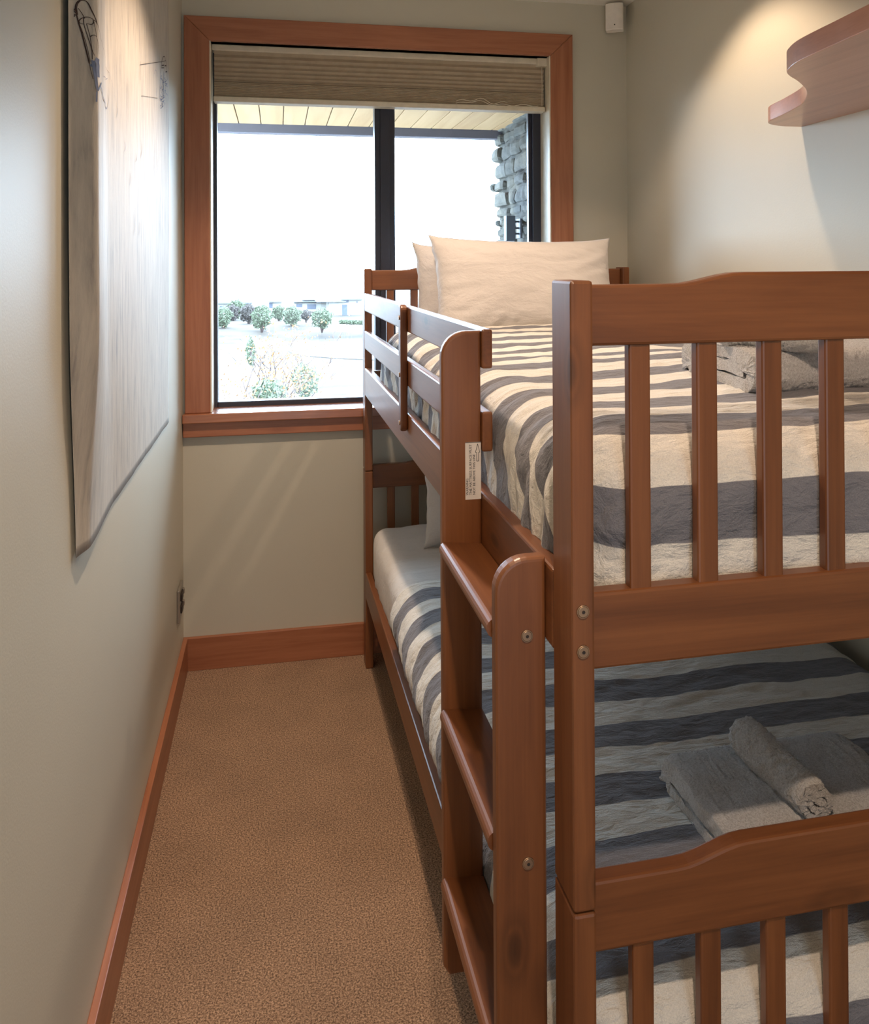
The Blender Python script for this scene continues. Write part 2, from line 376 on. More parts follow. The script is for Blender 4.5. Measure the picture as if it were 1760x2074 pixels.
# shelf with an S shaped end
SZ = 1.966
out = [(1.8543, -1.157), (1.80, -1.157), (1.762, -1.168), (1.725, -1.192), (1.704, -1.226), (1.694, -1.262), (1.682, -1.315), (1.660, -1.392), (1.640, -1.45), (1.615, -1.497), (1.58, -1.552), (1.545, -1.598), (1.505, -1.64), (1.46, -1.682), (1.42, -1.715), (1.392, -1.745), (1.374, -1.78), (1.360, -1.82), (1.352, -1.87), (1.345, -1.95), (1.335, -2.06), (1.30, -2.5), (1.30, -3.3), (1.8543, -3.3)]
sh_o = [Vector((x, y, 0)) for x, y in out]
pts = []
for i in range(len(out) - 4):        # catmull rom smoothing of the curved front
    p0, p1, p2, p3 = (sh_o[max(i - 1, 0)], sh_o[i], sh_o[i + 1], sh_o[i + 2])
    if i in (0,): pts += [tuple(p1[:2])]; continue
    for t in (0, 0.33, 0.66):
        q = 0.5 * ((2 * p1) + (-p0 + p2) * t + (2 * p0 - 5 * p1 + 4 * p2 - p3) * t * t + (-p0 + 3 * p1 - 3 * p2 + p3) * t ** 3); pts.append((q.x, q.y))
pts += out[-4:]
bm = bmesh.new(); prism(bm, pts, 'xy', SZ, SZ + 0.042, 0.0015)
M_SHELF = wood('cherry_shelf', 1, (0.34, 0.13, 0.06), (0.42, 0.17, 0.08), (0.49, 0.21, 0.11), 0.3, False, 1.2, 0.5)
o = recentre(link('wall_shelf', bm, M_SHELF)); tag(o, 'floating wooden shelf with an S curved end on the right wall', 'shelf')

# ------------------------------------------------------------------ poster on the left wall
def pd(y, z):
    k = sm((z - 1.05) / .45); s_ = .055 * (1 - k); amp = .014 + .028 * k
    y = y - s_
    if y > -1.685: b = sm((y + 1.38) / (-.305))
    else: b = 1 - sm((-1.685 - y) / .055 * .9) * .93
    return .006 + amp * b
bm = bmesh.new()
ny, nz = 150, 70; g = []
for j in range(nz + 1):
    z = 1.052 + 1.45 * (j / nz)
    row = []
    yl = -1.740 + .055 * (1 - sm((z - 1.05) / .45))
    yr = -0.45 + 0.03 * sm((z - 1.05) / 1.2)
    for i in range(ny + 1):
        t = i / ny; t = 1 - (1 - t) ** 1.6
        y = yr + (yl - yr) * t
        zz = z + (0.0035 * noise.noise(Vector((y * 9, 3, 0))) if j == 0 else 0)
        row.append(bm.verts.new((pd(y, zz) + 0.0016 * noise.noise(Vector((y * 5, zz * 3, 2))), y, zz)))
    g.append(row)
for j in range(nz):
    for i in range(ny):
        f = bm.faces.new([g[j][i], g[j][i + 1], g[j + 1][i + 1], g[j + 1][i]]); f.smooth = True
def canvas():
    mt, nt, b = nodes('poster_canvas')
    v = coords(nt, (1, 9, 1.1))
    n = N(nt, 'ShaderNodeTexNoise', Scale=6.0, Detail=8.0, Roughness=0.68); nt.links.new(v, n.inputs['Vector'])
    r = ramp(nt, [(0.30, (0.30, 0.28, 0.26)), (0.46, (0.45, 0.415, 0.36)), (0.7, (0.56, 0.515, 0.44))]); nt.links.new(n.outputs['Fac'], r.inputs['Fac'])
    nt.links.new(r.outputs['Color'], b.inputs['Base Color']); b.inputs['Roughness'].default_value = 0.6; b.inputs['Specular IOR Level'].default_value = 0.25
    n2 = N(nt, 'ShaderNodeTexNoise', Scale=45.0, Detail=5.0); nt.links.new(coords(nt, (1, 5, 1)), n2.inputs['Vector'])
    bump(nt, b, n2.outputs['Fac'], 0.35, 0.002)
    return mt
poster = link('wall_poster', bm, canvas())
sd = poster.modifiers.new('thickness', 'SOLIDIFY'); sd.thickness = 0.0008
tag(poster, 'tall pale canvas poster with a faint ink drawing of towers on the left wall', 'poster')
STROKES = [(3,0,[(-1.7077,1.9369),(-1.7138,1.9647),(-1.7191,1.9892),(-1.7233,2.0041),(-1.7266,2.0193),(-1.728,2.0296),(-1.726,2.0379),(-1.7224,2.0436),(-1.718,2.0464),(-1.7136,2.047),(-1.7092,2.0431),(-1.7046,2.0338),(-1.6994,2.0246),(-1.6941,2.0141)]),(1.6,0,[(-1.6941,2.0141),(-1.6696,1.991),(-1.6044,1.9805),(-1.3913,1.9943)]),(1.5,0,[(-1.7247,2.0178),(-1.7258,2.0304),(-1.7238,2.0388),(-1.7207,2.0432)]),(1.5,0,[(-1.7239,2.03),(-1.7194,2.0241),(-1.7163,2.0186),(-1.7145,2.0148)]),(2.2,0,[(-1.7229,2.0075),(-1.7208,2.0115),(-1.7163,2.0159),(-1.7111,2.0188),(-1.7056,2.0191),(-1.7015,2.0172),(-1.7013,2.0117),(-1.7047,2.0078),(-1.712,2.0067)]),(2.2,0,[(-1.7229,2.0075),(-1.7213,2.0043),(-1.7164,2.0043)]),(2,0,[(-1.7015,2.0172),(-1.6969,2.016),(-1.6939,2.012)]),(1.6,0,[(-1.7163,2.0153),(-1.7154,2.0036),(-1.7104,1.9845),(-1.7042,1.9633),(-1.7029,1.946)]),(1.3,0,[(-1.712,2.0067),(-1.7066,1.9846),(-1.7038,1.9645),(-1.6994,1.9536)]),(1.3,0,[(-1.701,2.0163),(-1.6982,2.0061),(-1.6958,1.9925),(-1.6912,1.9783),(-1.6864,1.9595)]),(2,0,[(-1.7062,1.9847),(-1.7038,1.9883),(-1.6995,1.9902),(-1.6944,1.989)]),(1.2,0,[(-1.7226,2.0044),(-1.7164,1.9858),(-1.7104,1.9614),(-1.7066,1.9405)]),(7,1,[(-1.7016,1.9442),(-1.6995,1.9315),(-1.6966,1.9156),(-1.694,1.9018),(-1.6914,1.8924)]),(12,1,[(-1.6902,1.9512),(-1.692,1.9446),(-1.6897,1.9385),(-1.6903,1.9283),(-1.6882,1.9177)]),(6,1,[(-1.7047,1.9366),(-1.7032,1.9326)]),(7,1,[(-1.6641,1.913),(-1.6768,1.9034),(-1.6914,1.8935)]),(6,1,[(-1.6709,1.9047),(-1.6531,1.8971),(-1.6092,1.8898),(-1.4338,1.9085)]),(4,1,[(-1.6938,1.8907),(-1.6948,1.8716)]),(1.2,0,[(-1.7077,1.9369),(-1.7053,1.9243),(-1.7019,1.9109)]),(1,1,[(-1.3913,1.9943),(-1.3518,1.9735),(-1.3183,1.946)]),(2,1,[(-1.6381,1.9315),(-1.4838,1.9601),(-1.4189,1.9759)]),(3,0,[(-1.7301,2.0235),(-1.7286,2.0267),(-1.7267,2.0257),(-1.7265,2.0225),(-1.7286,2.0207),(-1.7301,2.0224)]),(2,0,[(-1.7303,2.0163),(-1.729,2.0176),(-1.7287,2.0158),(-1.7302,2.0126)]),(2.5,0,[(-0.6223,2.1767),(-0.5988,2.2154),(-0.574,2.2355),(-0.553,2.2458),(-0.5248,2.2501),(-0.5034,2.2414),(-0.4821,2.2161),(-0.4679,2.1887)]),(2,0,[(-0.5988,2.2174),(-0.5034,2.245)]),(4,0,[(-0.599,2.2056),(-0.5466,2.2196)]),(4,0,[(-0.5325,2.221),(-0.4964,2.2299)]),(4,0,[(-0.5114,2.206),(-0.4747,2.2158)]),(2.5,0,[(-0.6019,2.1971),(-0.5468,2.2109)]),(2,1,[(-0.6223,2.1767),(-0.6366,2.1214),(-0.6437,2.0912)]),(3,1,[(-0.5471,2.1985),(-0.5551,2.149),(-0.5629,2.1077)]),(1.6,0,[(-0.9994,2.1089),(-0.8118,2.16),(-0.5947,2.2184)]),(1.6,0,[(-0.9992,2.1177),(-1.0001,2.0674)]),(1.2,0,[(-0.9815,2.0294),(-0.9215,2.0411),(-0.6947,2.0826)]),(1.2,1,[(-0.7543,2.1417),(-0.7361,2.158),(-0.7056,2.1607),(-0.6808,2.1515)]),(1.2,1,[(-0.7189,2.1092),(-0.7132,2.0844)]),(2,1,[(-0.5872,2.1752),(-0.614,2.1682),(-0.6153,2.1609)]),(2,1,[(-0.6079,2.1675),(-0.6146,2.1617),(-0.5836,2.1653)]),(2,1,[(-0.5207,2.1847),(-0.5405,2.1784),(-0.54,2.1723)]),(2,1,[(-0.5951,2.1646),(-0.6215,2.159),(-0.5601,2.1647)]),(2,1,[(-0.5126,2.1806),(-0.4903,2.182),(-0.539,2.1665)]),(2,1,[(-0.5784,2.1625),(-0.5697,2.1614),(-0.549,2.1613)]),(2,1,[(-0.506,2.176),(-0.5357,2.167),(-0.4912,2.1712)]),(2,1,[(-0.5541,2.1621),(-0.5765,2.1558),(-0.5883,2.1466)]),(2,1,[(-0.499,2.1715),(-0.4721,2.1756),(-0.5166,2.1595)]),(2,1,[(-0.5025,2.1677),(-0.4973,2.1646),(-0.4719,2.1663)]),(2,1,[(-0.554,2.1532),(-0.56,2.1497),(-0.5599,2.144)]),(2,1,[(-0.597,2.1407),(-0.6102,2.1342),(-0.6337,2.1249)]),(2,1,[(-0.611,2.1347),(-0.6025,2.1366),(-0.6084,2.1275)]),(2,1,[(-0.5588,2.1432),(-0.5699,2.1359),(-0.5842,2.1298)]),(2,1,[(-0.5662,2.1386),(-0.5867,2.1318),(-0.5849,2.1267)]),(2,1,[(-0.5734,2.1341),(-0.5562,2.1376),(-0.5687,2.1272)]),(2,1,[(-0.5035,2.1462),(-0.5322,2.1416),(-0.5272,2.1331)]),(2,1,[(-0.5217,2.1393),(-0.5134,2.1414),(-0.5363,2.1281)]),(2,1,[(-0.5955,2.1206),(-0.5982,2.1216),(-0.5795,2.1161)]),(2,1,[(-0.5048,2.1368),(-0.4714,2.1406),(-0.4643,2.1372)]),(2,1,[(-0.6149,2.1106),(-0.629,2.1031),(-0.5928,2.1074)]),(2,1,[(-0.567,2.1177),(-0.5359,2.1219),(-0.5404,2.1153)]),(2,1,[(-0.5815,2.1118),(-0.6025,2.1063),(-0.6112,2.0978)]),(2,1,[(-0.5707,2.1111),(-0.5384,2.1174),(-0.6109,2.095)]),(2,1,[(-0.6119,2.0996),(-0.6339,2.0917),(-0.6231,2.0896)]),(2,1,[(-0.5821,2.1028),(-0.6095,2.0925),(-0.5885,2.0937)]),(2,1,[(-0.5923,2.0978),(-0.6218,2.0933),(-0.6191,2.0846)]),(2,1,[(-0.5337,2.1067),(-0.5583,2.1034),(-0.5347,2.0985)]),(2,1,[(-0.5874,2.0929),(-0.553,2.101),(-0.5851,2.0855)]),(2,1,[(-0.5214,2.1032),(-0.528,2.0969),(-0.5235,2.0947)]),(2,1,[(-0.5884,2.0868),(-0.5944,2.0873),(-0.5949,2.0777)]),(2,1,[(-0.5876,2.084),(-0.5609,2.0855),(-0.5879,2.0762)]),(2,1,[(-0.614,2.0759),(-0.6303,2.073),(-0.6373,2.0637)]),(2,1,[(-0.5898,2.0777),(-0.5644,2.0837),(-0.6261,2.0629)]),(2,2,[(-0.9738,1.9073),(-0.9594,1.8885),(-0.9843,1.8644)]),(2,2,[(-1.0591,1.8625),(-1.0456,1.8547),(-1.0684,1.8422)]),(2,2,[(-1.2095,1.8717),(-1.198,1.8623),(-1.2176,1.8484)]),(2,2,[(-1.0159,1.6894),(-1.002,1.6737),(-1.0258,1.6565)]),(2,2,[(-1.1464,1.8048),(-1.1342,1.7909),(-1.1552,1.7735)]),(2,2,[(-1.0884,1.7014),(-1.0755,1.6784),(-1.0979,1.6539)]),(2,2,[(-0.6985,1.8926),(-0.6801,1.8761),(-0.7117,1.8537)]),(2,2,[(-1.409,1.9477),(-1.3961,1.933),(-1.4205,1.911)]),(2,2,[(-1.3044,1.9417),(-1.294,1.9296),(-1.3118,1.9123)])]
M_INK = [plain('brown_ink', (0.06, 0.04, 0.035), 0.8, 0, 0.1), plain('blue_grey_ink', (0.17, 0.21, 0.32), 0.8, 0, 0.1), plain('faint_ink', (0.42, 0.42, 0.45), 0.8, 0, 0.1)]
def ink(name, strokes, label):
    bm = bmesh.new()
    for wd, ci, pts in strokes:
        P = [Vector((0, a, b_)) for a, b_ in pts]
        Q = []
        for i in range(len(P) - 1):
            p0, p1, p2, p3 = P[max(i - 1, 0)], P[i], P[i + 1], P[min(i + 2, len(P) - 1)]
            for k in range(5):
                t = k / 5; Q.append(0.5 * ((2 * p1) + (-p0 + p2) * t + (2 * p0 - 5 * p1 + 4 * p2 - p3) * t * t + (-p0 + 3 * p1 - 3 * p2 + p3) * t ** 3))
        Q.append(P[-1]); prev = None; w_ = wd * (0.0004 if name != 'tower_drawing' else 0.00022)
        for i, q in enumerate(Q):
            d = Q[min(i + 1, len(Q) - 1)] - Q[max(i - 1, 0)]
            if d.length > 0: d.normalize()
            nrm = Vector((0, -d.z * (1.8 if ci != 1 else 2.2), d.y)) * w_
            pr = [q - nrm, q + nrm]
            vv = [bm.verts.new((pd(a.y, a.z) + 0.0016 * noise.noise(Vector((a.y * 5, a.z * 3, 2))) + 0.0013, a.y, a.z)) for a in pr]
            if prev:
                f = bm.faces.new([prev[0], prev[1], vv[1], vv[0]]); f.material_index = ci
            prev = vv
    o = link(name, bm, M_INK, poster); o['label'] = label
small = [q for q in STROKES if q[2][0][0] > -1.25]; faint = [q for q in STROKES if q[1] == 2 and q not in small]
ink('tower_drawing', [q for q in STROKES if q not in small and q not in faint], 'thin brown and blue ink lines of the large tower')
ink('small_tower_drawing', small, 'small ink tower with a ruled frame')
ink('faint_marks', faint, 'faint grey brush marks')
recentre(poster)

# ------------------------------------------------------------------ bunk bed (local x = across, -y = towards the camera)
BO = Vector((0.6961, -0.0612, 0.0)); BR = 0.012846
BL_, BWD = 2.201, 1.111
bed = empty('bunk_bed', BO, BR); tag(bed, 'honey brown pine bunk bed with guard rails and a ladder on its side', 'bunk bed')
def bp(name, bm, mat, label=None, parent=None):
    o = link(name, bm, mat, parent or bed)
    if label: o['label'] = label
    return o
PT, PD, ZJ = 0.030, 0.070, 0.767
for a0, a1 in ((0.0, PT), (BWD - PT, BWD)):
    for q0, q1 in ((0.0, PD), (BL_ - PD, BL_)):
        bm = bmesh.new(); box(bm, a0, a1, -q1, -q0, ZJ + 0.001, 1.556, 0.004); bp('upper_post', bm, W_Z)
        bm = bmesh.new(); box(bm, a0, a1, -q1, -q0, 0.0, ZJ - 0.0015, 0.004); bp('lower_post', bm, W_Z)
        bm = bmesh.new(); tube(bm, [((a0 + a1) / 2, -(q0 + q1) / 2, ZJ - 0.02), ((a0 + a1) / 2, -(q0 + q1) / 2, ZJ + 0.02)], 0.005); bp('dowel', bm, M_STEEL)
def wave(a, z0, hgt):
    c = BWD / 2; d = abs(a - c)
    return z0 + hgt * sm((c - 0.155 - d) / 0.10)
for qa in (0.0225, BL_ - 0.0475):
    qb = qa + 0.025
    for base, (zr0, zt, hg, zb0, zb1) in (('u', (1.471, 1.550, 0.015, 1.056, 1.154)), ('l', (0.694, 0.785, 0.020, 0.275, 0.375))):
        n = 60; top = [(PT + (BWD - 2 * PT) * i / n, wave(PT + (BWD - 2 * PT) * i / n, zt, hg)) for i in range(n + 1)]
        bm = bmesh.new(); prism(bm, [(PT, zr0)] + top + [(BWD - PT, zr0)], 'xz', -qb, -qa, 0.004); bp('end_rail_top', bm, W_X)
        bm = bmesh.new(); box(bm, PT, BWD - PT, -qb, -qa, zb0, zb1, 0.004); bp('end_rail_bottom', bm, W_X)
        for k in range(10):
            a = 0.091 + 0.0967 * k
            bm = bmesh.new(); box(bm, a, a + 0.030, -qb + 0.004, -qa - 0.004, zb1 - 0.01, zr0 + 0.01, 0.003); bp('end_slat', bm, W_Z)
for z0, z1 in ((1.063, 1.170), (0.275, 0.375)):
    for a0 in (0.0, BWD - 0.024):
        bm = bmesh.new(); box(bm, a0, a0 + 0.024, -(BL_ - PD), -PD, z0, z1, 0.004); bp('side_rail', bm, W_Y)
        ai = a0 + (0.024 if a0 == 0 else -0.02)
        bm = bmesh.new(); box(bm, ai, ai + 0.02, -(BL_ - PD), -PD, z0 + 0.01, z0 + 0.035, 0.002); bp('ledge', bm, W_Y)
    for k in range(9):
        q = 0.18 + k * 0.225
        bm = bmesh.new(); box(bm, 0.026, BWD - 0.026, -(q + 0.07), -q, z0 + 0.036, z0 + 0.052, 0.002); bp('base_slat', bm, W_X)
for z0, z1 in ((1.391, 1.461), (1.244, 1.315)):
    bm = bmesh.new(); box(bm, 0.0, 0.020, -1.783, -PD, z0, z1, 0.004); bp('guard_rail', bm, W_Y)
    bm = bmesh.new(); box(bm, BWD - 0.020, BWD, -(BL_ - PD), -PD, z0, z1, 0.004); bp('guard_rail', bm, W_Y)
# upright that carries the guard rails
bm = bmesh.new()
def stadium(y0, y1, z0, z1, n=10):
    r = (y1 - y0) / 2; c = (y0 + y1) / 2
    return [(c + r * math.cos(PI * i / n), z1 - r + r * math.sin(PI * i / n)) for i in range(n + 1)] + [(c - r * math.cos(PI * i / n), z0 + r - r * math.sin(PI * i / n)) for i in range(n + 1)]
prism(bm, stadium(-1.035, -0.995, 1.122, 1.466), 'yz', -0.020, -0.0003, 0.006, 3); sup = bp('guard_support', bm, W_Z)
for z in (1.43, 1.275, 1.145):
    bm = bmesh.new(); tube(bm, [(-0.0225, -1.015, z), (-0.0195, -1.015, z)], 0.006, 12); link('bolt', bm, M_BRASS, sup)
# ladder
def stringer(q0, q1, ztop):
    r = 0.045
    pts = [(0.0, 0.33), (0.0, ztop)] + [(-0.072 + r - r * math.sin(PI / 2 * i / 8), ztop - r + r * math.cos(PI / 2 * i / 8)) for i in range(9)] + [(-0.072, 0.345), (-0.062, 0.33)]
    bm = bmesh.new(); prism(bm, pts, 'xz', -q1, -q0, 0.006, 3); return bp('ladder_stringer', bm, W_Z)
far_s = stringer(1.755, 1.778, 1.458)
near_s = stringer(2.083, 2.106, 1.178)
for zt in (1.086, 0.794, 0.500):
    pts = [(-0.001, zt - 0.026), (-0.001, zt - 0.004)] + [(-0.068 + 0.010 * -math.sin(PI * i / 8), zt - 0.0095 + 0.0125 * math.cos(PI * i / 8)) for i in range(9)]
    bm = bmesh.new(); prism(bm, pts, 'xz', -2.083, -1.778, 0.0); rg = bp('ladder_rung', bm, W_Y)
def bolt(parent, a, q, z, ax='y'):
    bm = bmesh.new()
    tube(bm, [(a, -q, z), (a, -q - 0.002, z)], [0.0085, 0.0080], 24)
    tube(bm, [(a, -q - 0.0019, z), (a, -q - 0.0026, z)], [0.0074, 0.0062], 24)
    tube(bm, [(a, -q - 0.0020, z), (a, -q - 0.0029, z)], 0.0024, 6, 1)
    return link('bolt', bm, [M_BRASS, M_HOLE], parent)
for z in (1.073, 0.766, 0.48): bolt(near_s, -0.028, 2.106, z)
for z in (1.073, 0.766, 0.48): bolt(far_s, -0.028, 1.778, z)
for z in (1.143, 1.093): bolt(bed, 0.0135, BL_, z); bolt(bed, BWD - 0.0135, BL_, z)
# warning sticker on the far stringer: the face at q = 1.778
import_rot = Matrix.Rotation(-PI / 2, 4, 'Y')
SU0, SU1, SZ0, SZ1 = -0.030, -0.0015, 1.161, 1.262
bm = bmesh.new(); box(bm, SU0, SU1, -1.7786, -1.7780, SZ0, SZ1)
M_LABEL = plain('sticker_paper', (0.72, 0.66, 0.60), 0.5); M_PRINT = plain('sticker_print', (0.03, 0.03, 0.03), 0.6)
stk = bp('warning_sticker', bm, M_LABEL, 'white sticker with a printed mattress height warning')
def lettering(txt, a, z, size):
    cu = D.curves.new('lettering', 'FONT'); cu.body = txt; cu.size = size; cu.extrude = 0.00008; cu.resolution_u = 3
    tmp = D.objects.new('tmp', cu); COL.objects.link(tmp); bpy.context.view_layer.update()
    me = D.meshes.new_from_object(tmp.evaluated_get(bpy.context.evaluated_depsgraph_get())); COL.objects.unlink(tmp); D.objects.remove(tmp)
    xs = [v.co.x for v in me.vertices]; L_ = max(xs) - min(xs)
    # text runs upwards: local x -> z, local y -> -x
    M = Matrix(((0, -1, 0, a), (0, 0, -1, -1.7789), (1, 0, 0, z), (0, 0, 0, 1)))
    me.transform(M); return me, L_
def add_text(txt, a, z, length):
    me, L_ = lettering(txt, 0, 0, 0.01)
    k = length / L_; me.transform(Matrix.Translation((0, 1.7789, 0))); me.transform(Matrix.Diagonal((min(k, 0.75), 1, k, 1))); me.transform(Matrix.Translation((a, -1.7789, z)))
    me.materials.append(M_PRINT); o = D.objects.new('lettering', me); COL.objects.link(o); o.parent = stk
add_text('WARNING:', -0.0248, 1.169, 0.030)
add_text('THE MATTRESS SURFACE MUST', -0.0185, 1.169, 0.089)
add_text('NOT BE ABOVE THIS LINE', -0.0122, 1.169, 0.071)
bm = bmesh.new()
def zline(p, q, wd=0.0004):
    p = Vector(p); q = Vector(q); d = (q - p).normalized(); n_ = Vector((-d.y, d.x)) * wd
    prism(bm, [tuple(p + n_), tuple(p - n_), tuple(q - n_), tuple(q + n_)], 'xz', -1.7790, -1.7785)
ar = [(-0.0093, 1.2280), (-0.0093, 1.2435), (-0.0115, 1.2435), (-0.0075, 1.2585), (-0.0035, 1.2435), (-0.0057, 1.2435), (-0.0057, 1.2280)]
for i in range(7): zline(ar[i], ar[(i + 1) % 7])
zline((SU0, SZ1 - 0.0006), (SU1, SZ1 - 0.0006))
link('arrow', bm, M_PRINT, stk)

# ------------------------------------------------------------------ bedding
def bedthing(o):
    o.location = BO; o.rotation_euler = (0, 0, BR)
    return recentre(o)
def grid_obj(name, P, mat, uv=None, close=False):
    bm = bmesh.new(); ly = bm.loops.layers.uv.new('UVMap') if uv else None
    nj, ni = len(P), len(P[0])
    V = [[bm.verts.new(p) for p in row] for row in P]
    for j in range(nj - 1):
        for i in range(ni - 1):
            f = bm.faces.new([V[j][i], V[j][i + 1], V[j + 1][i + 1], V[j + 1][i]]); f.smooth = True
            if uv:
                for l, (jj, ii) in zip(f.loops, ((j, i), (j, i + 1), (j + 1, i + 1), (j + 1, i))): l[ly].uv = uv[jj][ii]
    return link(name, bm, mat)

def edge(d, r):
    L_ = PI * r / 2
    if d < 0: return 0.0, r - d
    if d < L_: th = d / r; return r * (1 - math.cos(th)), r * (1 - math.sin(th))
    return r + d - L_, 0.0
def draped(name, mat, A0, A1, Q0, Q1, ZT, hangL, hangR, hangT, rL, rR, rT, phase, seed, nS=200, nT=330, tuck=0.0, amp=1.0, tuckT=0.0, lean=0.05):
    wid = (A1 - A0) - rL - rR + PI * (rL + rR) / 2; S0, S1 = -hangL, wid + hangR
    ln = (Q1 - Q0) - rT + PI * rT / 2; T1 = ln + hangT
    base, uv = [], []
    for j in range(nT + 1):
        t = T1 * j / nT; row, ur = [], []
        for i in range(nS + 1):
            s = S0 + (S1 - S0) * i / nS
            # wander so that stripes are not ruler straight
            iL, dL = edge(s, rL); iR, dR = edge(wid - s, rR); iT, dT = edge(ln - t, rT)
            a = A0 + iL if s < wid / 2 else A1 - iR
            q = Q1 - iT
            cor = 0.10
            q -= 0.07 * (1 - sm(min(iL, iR) / cor)) ** 2 * sm(1 - iT / 0.25)
            dd = (dL ** 3 + dR ** 3 + dT ** 3) ** (1 / 3)
            z = ZT - dd
            a += tuck * sm((dL - rL) / 0.10) * (1 if dL > rL else 0) - tuck * sm((dR - rR) / 0.1) * (1 if dR > rR else 0)
            q -= tuckT * sm((dT - rT * 0.8) / 0.12)
            row.append(Vector((a, -q, z))); wob = 0.010 * noise.noise(Vector((s * 3, t * 3, seed))) + 0.005 * noise.noise(Vector((s * 11, t * 9, seed)))
            ur.append((s, (t + Q0 + wob - lean * sm((dL - rL * 0.3) / 0.13) - phase) / 0.154))
        base.append(row); uv.append(ur)
    P = []
    for j in range(nT + 1):
        row = []
        for i in range(nS + 1):
            b0 = base[j][i]; du = base[j][min(i + 1, nS)] - base[j][max(i - 1, 0)]; dv = base[min(j + 1, nT)][i] - base[max(j - 1, 0)][i]
            nrm = dv.cross(du)
            if nrm.length < 1e-9: nrm = Vector((0, 0, 1))
            nrm.normalize()
            if nrm.z < -0.2: nrm = -nrm
            s = S0 + (S1 - S0) * i / nS; t = T1 * j / nT
            eL = sm(1 - (s / (rL * 2.2))) if s < wid / 2 else sm(1 - (wid - s) / (rR * 2.2)); eT = sm(1 - (ln - t) / (rT * 2.2))
            puff = 0.014 * fbm(s * 2.2, t * 2.2, seed, 2)
            warp = 0.25 * noise.noise(Vector((s * 2, t * 2, seed + 9)))
            top = 0.007 * (abs(noise.noise(Vector((s * 4 + warp * 8, t * 15 + warp * 10, seed + 3)))) - 0.25) + 0.0025 * fbm(s * 22, t * 38, seed + 4, 2)
            side = 0.018 * (abs(noise.noise(Vector((s * 2.0, t * 7.5 - s * 4, seed + 5)))) - 0.25) + 0.004 * fbm(s * 8, t * 26, seed + 7, 2)
            toe = 0.016 * (abs(noise.noise(Vector((s * 7 + t * 4, t * 3, seed + 6)))) - 0.3) + 0.006 * fbm(s * 5, t * 9, seed + 8, 2)
            h = 0.010 + puff + top * (1 - eT * 0.6) + side * eL + toe * eT
            if i in (0, nS): h *= 0.5
            if j < 4: h -= 0.003 * (4 - j)
            row.append(b0 + nrm * h * amp)
        P.append(row)
    # turned under hem along the head edge
    o = grid_obj(name, P, mat, uv)
    sd = o.modifiers.new('thickness', 'SOLIDIFY'); sd.thickness = 0.010; sd.offset = -1
    return o
def mattress(name, a0, a1, q0, q1, z0, z1, seed, r=0.05):
    bm = bmesh.new(); t = bmesh.new(); bmesh.ops.create_cube(t, size=1)
    for v in t.verts: v.co = Vector(((a0 + a1) / 2 + v.co.x * (a1 - a0), -(q0 + q1) / 2 + v.co.y * (q1 - q0), (z0 + z1) / 2 + v.co.z * (z1 - z0)))
    bmesh.ops.bevel(t, geom=t.edges[:], offset=r, segments=5, affect='EDGES', profile=0.5)
    bmesh.ops.subdivide_edges(t, edges=[e for e in t.edges if e.calc_length() > 0.3], cuts=70, use_grid_fill=True)
    bmesh.ops.recalc_face_normals(t, faces=t.faces)
    for v in t.verts:
        n_ = v.normal
        x, y, z = v.co
        h = 0.007 * fbm(x * 3, y * 3, z * 4 + seed, 2) + 0.008 * abs(noise.noise(Vector((x * 6 + y * 3, y * 14, z * 6 + seed)))) - 0.003 + 0.005 * (noise.noise(Vector((x * 3, y * 20, seed))) if z < z1 - r * 0.6 else 0)
        v.co += n_ * h
    merge(bm, t)
    for f in bm.faces: f.smooth = True
    return link(name, bm, M_SHEET)
um = bedthing(mattress('mattress', 0.075, 1.04, 0.075, 2.06, 1.115, 1.265, 1.0)); tag(um, 'upper bunk mattress in a white sheet, almost hidden by the striped cover', 'mattress')
lm = bedthing(mattress('mattress', 0.018, 1.09, 0.075, 2.09, 0.329, 0.564, 2.0, 0.06)); tag(lm, 'lower bunk mattress in a white fitted sheet, bare at its head end', 'mattress')
lm.data.transform(Matrix.Identity(4))
du = bedthing(draped('duvet', M_DUVET, 0.030, 1.085, 0.36, 2.150, 1.340, 0.11, 0.11, 0.185, 0.095, 0.095, 0.088, 1.406, 11.0, tuck=0.0, tuckT=0.006, lean=0.09))
tag(du, 'grey and cream striped duvet on the upper bunk', 'duvet')
dl = bedthing(draped('duvet', M_DUVET, 0.000, 1.100, 0.715, 2.145, 0.591, 0.085, 0.05, 0.17, 0.110, 0.10, 0.065, 1.408, 23.0, tuck=0.03, tuckT=0.006))
tag(dl, 'grey and cream striped duvet on the lower bunk', 'duvet')

